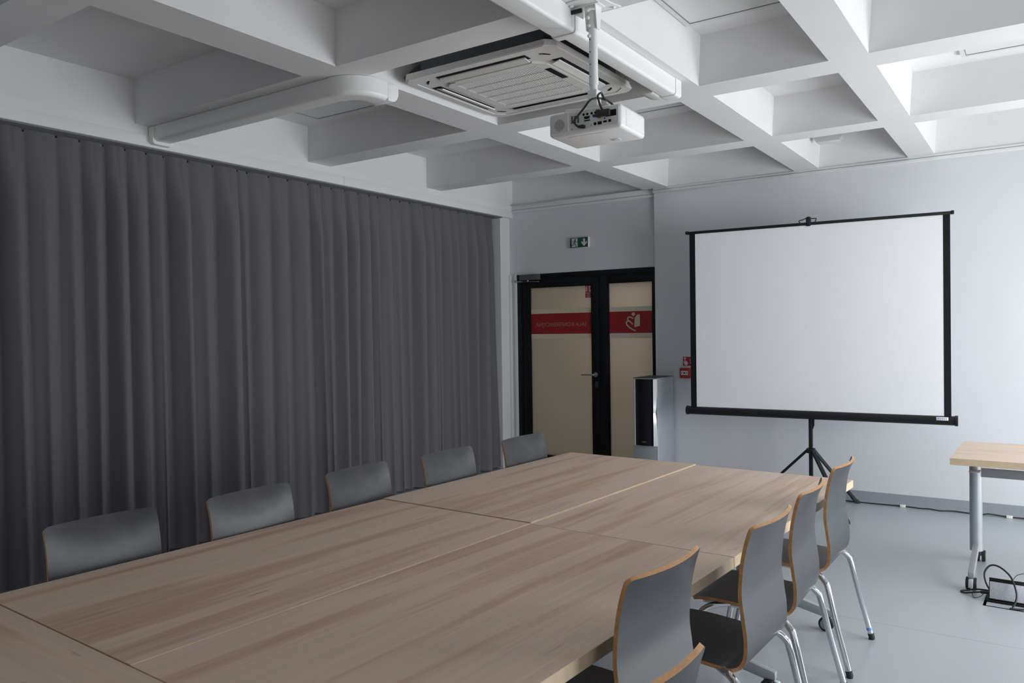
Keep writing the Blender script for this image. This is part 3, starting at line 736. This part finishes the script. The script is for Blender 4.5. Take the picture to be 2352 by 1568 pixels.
right = [  # back-top centre x, y, turn in degrees, label
    (-.785, 4.030, -.3, 'dark grey plywood shell chair nearest the projection screen, with blue tape on one chrome leg'),
    (-.775, 3.370, 1.5, 'second dark grey shell chair from the screen in the right-hand row at the table'),
    (-.765, 2.760, -2.0, 'third dark grey shell chair from the screen, its whole back and chrome legs in view'),
    (-.862, 2.060, -5.0, 'dark shell chair pushed against the near right table edge, hiding the tabletop corner'),
    (-.600, 1.36, -9.0, 'nearest dark shell chair, only its curved back rim showing at the bottom of the picture')]
proto = None
def place(proto, bx_, by_, rz, s, label, group):
    d = Matrix.Rotation(rz, 3, 'Z') @ Vector((-.225*s[0], 0, 0)); loc = (bx_-d.x, by_-d.y, 0)
    if proto['used'] == 0:
        proto['used'] = 1; proto.location = loc; proto.rotation_euler = (0, 0, rz); proto.scale = s; proto['label'] = label; return proto
    return dup(proto, loc, rz, label, group, s)
proto = make_chair('x', G1, M['shell']); proto['used'] = 0
ch = []
for x, y, dg, lab in right: ch.append(place(proto, x, y, PI+math.radians(dg), (k, k, k), lab, G1))
protoL = make_chair('x', G2, M['shell_worn']); protoL['used'] = 0
left = [(-3.095, 1.640, -2.5, 1.10, 'worn grey shell chair nearest the camera on the curtain side, its back most scuffed'),
        (-3.023, 2.275, 0, 1.12, 'second grey shell chair from the left on the curtain side of the table'),
        (-3.040, 2.965, 3, 1.17, 'middle grey shell chair of the five on the curtain side'),
        (-2.980, 3.645, -1, 1.18, 'fourth grey shell chair from the left, before the end of the curtain'),
        (-2.930, 4.390, -1, 1.23, 'small-looking far grey shell chair on the curtain side, nearest the glass door')]
for x, y, dg, sy, lab in left: place(protoL, x, y, math.radians(dg), (.962, .962*sy, .962), lab, G2)
for o in (proto, protoL): del o['used']
# blue tape on the far chair's rear leg
lg = [c_ for c_ in ch[0].children if c_.name.startswith('leg')]
far = min(lg, key=lambda o: (sum(v.co.x for v in o.data.vertices)/len(o.data.vertices))+(sum(v.co.y for v in o.data.vertices)/len(o.data.vertices)))
m = MB(); m.tube([(-.2592, -.2560, .058), (-.2630, -.2567, .045)],     .0134, 14); tp = m.build('tape', M['tape'], far)

# ------------------------------------------------------------------ tables
TL_, TW, TT = 1.834, .946, .042
def make_table(label, group, legoff, foot, tl=TL_, tw=TW):
    t = thing('conference_table', label, 'table', (0, 0, 0), 0, group)
    m = MB(); m.box(-tw/2, tw/2, -tl/2, tl/2, -TT, 0, .0012, 0, None, 1)
    mi = []
    for f in m.f:
        vs = [Vector(m.v[i]) for i in f]; nz = (vs[1]-vs[0]).cross(vs[2]-vs[0]).normalized().z
        mi.append(0 if abs(nz) > .9 else 1)
    m.mi = mi
    m.build('tabletop', [M['wood'], M['edge']], t, smooth=0)
    TOPZ = -.7140
    for s_ in (-1, 1):
        y = s_*legoff; m = MB()
        m.tube([(0, y, -TT), (0, y, TOPZ+.155)], .036, 24, 0)
        m.box(-.12, .12, y-.03, y+.03, -TT-.006, -TT, .002)
        for q in (-1, 1):
            m.prism([(0, TOPZ+.215), (q*.05, TOPZ+.20), (q*foot, TOPZ+.108), (q*foot, TOPZ+.075), (q*(foot-.05), TOPZ+.072), (q*.05, TOPZ+.145), (0, TOPZ+.155)], 'y', y-.016, y+.016, .003)
        lg = m.build('leg', M['silver'], t)
        for q in (-1, 1):
            m = MB(); xx = q*(foot-.028); zc = TOPZ+.037
            for e_ in (-1, 1):
                yc = y+e_*.017
                m.tube([(xx, yc-.011, zc), (xx, yc-.009, zc), (xx, yc+.009, zc), (xx, yc+.011, zc)], [.033, .037, .037, .033], 24, 0)
                m.tube([(xx, yc+e_*.0112, zc), (xx, yc+e_*.0128, zc)], .027, 20, 2)
            m.box(xx-.008, xx+.008, y-.006, y+.006, zc, TOPZ+.09, 0, 1)
            m.prism([(xx+q*.020, zc+.034), (xx+q*.040, zc+.030), (xx+q*.058, zc-.012), (xx+q*.050, zc-.014), (xx+q*.030, zc+.020)], 'y', y-.012, y+.012, .001, 1)
            m.build('caster', [M['rubber'], M['silverlt'], M['beam']], lg)
    m = MB(); m.box(-.018, .018, -legoff, legoff, -TT-.075, -TT-.022, .002); m.build('cross_beam', M['beam'], t)
    return t
th = -.0416; TZ = .714
ex = Vector((math.cos(th), math.sin(th), 0)); ey = Vector((-ex.y, ex.x, 0)); org = Vector((-1.9305, 2.974, TZ))
GT = 'tables pushed together as one long conference table'
gy = .0018
T1 = make_table('far right quarter of the long conference table, its corner towards the projection screen', GT, .45, .475)
T1.location = org+ex*(TW/2+.001)+ey*(TL_/2+gy); T1.rotation_euler = (0, 0, th)
o = dup(T1, org+ex*(TW/2+.001)-ey*(TL_/2+gy), th, 'near right quarter of the long conference table, with a chair hiding its window-side edge', GT)
o = dup(T1, org-ex*(TW/2+.001)+ey*(TL_/2+gy)+Vector((0, 0, .006)), th, 'far left quarter of the long conference table, its corner towards the glass door', GT)
o2 = dup(T1, org-ex*(TW/2+.001)-ey*(TL_/2+gy)+Vector((0, 0, .0022)), th, 'near left quarter of the long conference table beside the two nearest curtain-side chairs', GT)
for q, dz in ((o, .006), (o2, .0022)):
    for c_ in q.children:
        if c_.name.startswith('leg'): c_.location.z -= dz
c5 = org-ey*(TL_+.006+TW/2)
o = dup(T1, c5+Vector((0, 0, .001)), th+PI/2, 'table set crosswise at the near end, in the bottom left corner of the picture', GT)
# desk at the right
dk = make_table('single pale wooden folding desk on castors standing alone at the right by the screen wall', None, .80, .375, 1.84, .86)
if 'group' in dk: del dk['group']
dk.name = 'folding_desk'; dk['category'] = 'desk'
dk.location = (-.488+.92, 5.945, .765); dk.rotation_euler = (0, 0, PI/2-.012)
for c_ in dk.children:
    if c_.name.startswith('leg'): c_.location.z = -.051; c_.location.x = -.19
    if c_.name.startswith('cross'): c_.location.x = -.19; c_.location.z = -.022
for c_ in dk.children:
    if c_.name.startswith('leg'):   # lengthen the columns up to the raised top
        yl = .80 if c_.data.vertices[0].co.y > 0 else -.80; MB().cyl((0, yl, -TT-.01), (0, yl, .051-TT), .036, 24).build('column_head', M['silver'], c_)

# ------------------------------------------------------------------ things on the floor at the right
t = thing('floor_socket_box', 'open black floor socket box with a tilted grey lid on the floor under the desk', 'socket box', (-.188, 5.25, 0), -.03)
m = MB(); m.box(-.105, .115, -.03, .20, 0, .010, .002); ring(m, .11, .11, .095, .095, .0, .0)
m.build('base_frame', M['blackm'], t)
xf = Matrix.Translation((0, -.012, .012)) @ Matrix.Rotation(-.30, 4, 'X')
m = MB(); m.box(-.088, .10, 0, .012, 0, .122, .002, 0, xf); lid = m.build('lid', M['blackm'], t)
m = MB(); m.box(-.084, .092, -.002, .001, .006, .100, .001, 0, xf); m.build('lid_inlay', mat('lid_vinyl', (.50, .52, .56), .5, noise=.15, nscale=90), lid)
m = MB(); m.box(-.02, .16, .085, .165, .010, .085, .006); sk_ = m.build('socket_block', M['plastic'], t)
m = MB()
for k_ in range(3): m.cyl((.02+k_*.05, .125, .085), (.02+k_*.05, .125, .0865), .017, 16)
m.build('socket_outlet', M['dark'], sk_)
B_ = Vector((-.188, 5.25, 0))
pts = [(-.080, .03, .045), (-.105, .05, .09), (-.112, .07, .140), (-.085, .09, .180), (-.040, .08, .182), (.015, .03, .150), (.042, -.03, .10), (.048, -.06, .055), (.030, -.085, .006), (.022, -.105, .006), (.05, -.10, .006), (.12, -.07, .006)]
o = MB().tube(cat_rom([B_+Vector(p) for p in pts], 7), .0052, 10).build('power_cable', M['cable']); tag(o, 'thick black cable rising in a loop over the floor socket box', 'cable')
pts = [(-.09, .08, .035), (-.15, .09, .030), (-.205, .10, .012), (-.235, .09, .006), (-.21, .06, .008), (-.16, .05, .022), (-.115, .04, .034), (-.09, .035, .036)]
o = MB().tube(cat_rom([B_+Vector(p) for p in pts], 7), .0050, 10).tube([B_+Vector((-.13, .043, .030)), B_+Vector((-.09, .035, .036))], .009, 10).build('extension_cable', M['cable']); tag(o, 'black cable bent double on the floor beside the desk castor', 'cable')
pts = [(-.115, .03, .030), (-.125, .02, .016), (-.15, .0, .006), (-.165, .01, .004), (-.175, .05, .012), (-.165, .07, .03)]
o = MB().tube(cat_rom([B_+Vector(p) for p in pts], 7), .0022, 8).build('thin_cable', M['cable']); tag(o, 'thin black wire curled on the floor left of the socket box', 'cable')
pts = [(.02, .14, .082), (.04, .20, .11), (.09, .23, .125), (.15, .23, .125), (.22, .22, .12), (.40, .25, .004)]
o = MB().tube(cat_rom([B_+Vector(p) for p in pts], 7), .0022, 8).tube([B_+Vector((.15, .23, .125)), B_+Vector((.20, .222, .122))], .005, 8).build('charger_lead', M['cable']); tag(o, 'thin black lead running off to the right behind the socket box', 'cable')

yy = YW-.028
pts = [(-2.4, 0), (-2.0, 0), (-1.7, 0), (-1.506, 0), (-1.30, 0), (-1.14, .002), (-1.038, .004), (-.90, 0), (-.83, .003), (-.75, -.006), (-.652, .006), (-.556, .002), (-.45, .0), (-.399, .012), (-.33, .008), (-.25, .004), (-.15, .004), (.2, .004), (1.0, .004)]
t = thing('wall_cable', 'long black cable clipped along the skirting below the projection screen', 'cable', (0, 0, 0))
MB().tube(cat_rom([(a, yy-.004+ (0 if b >= 0 else -.015), .008+max(0, b)) for a, b in pts], 6), .0052, 8).build('lead', M['cable'], t)
for x, z in ((-1.038, .012), (-.25, .012)):
    MB().box(x-.022, x+.022, yy-.014, yy+.006, .001, z+.012, .003).build('clip', M['plastic'], t)

# ------------------------------------------------------------------ light
def area(name, loc, rot, sx, sy, e, col=(1, 1, 1), spread=PI):
    l = bpy.data.lights.new(name, 'AREA'); l.shape = 'RECTANGLE'; l.size = sx; l.size_y = sy; l.energy = e; l.color = col; l.spread = spread
    o = bpy.data.objects.new(name, l); COL.objects.link(o); o.location = loc; o.rotation_euler = rot
    return o
for (a, b), e_ in zip(WIN, (17, 98, 156)):
    area('daylight', (XR+.16, (a+b)/2, (ZB+ZT)/2), (0, PI/2, 0), ZT-ZB, b-a, e_, (.93, .97, 1.0))
area('corridor_lamp', (-3.1, 8.8, 2.76), (0, 0, 0), 1.2, .7, 25, (1.0, .91, .81))
wd = bpy.data.worlds.new('world'); sc.world = wd; wd.use_nodes = True
wd.node_tree.nodes['Background'].inputs[0].default_value = (.9, .95, 1, 1); wd.node_tree.nodes['Background'].inputs[1].default_value = .3
sc.view_settings.view_transform = 'Standard'; sc.view_settings.look = 'None'; sc.view_settings.exposure = -0.06; sc.view_settings.gamma = 1.08
sc.cycles.use_denoising = True
sc.cycles.max_bounces = 10; sc.cycles.diffuse_bounces = 6; sc.cycles.sample_clamp_indirect = 4
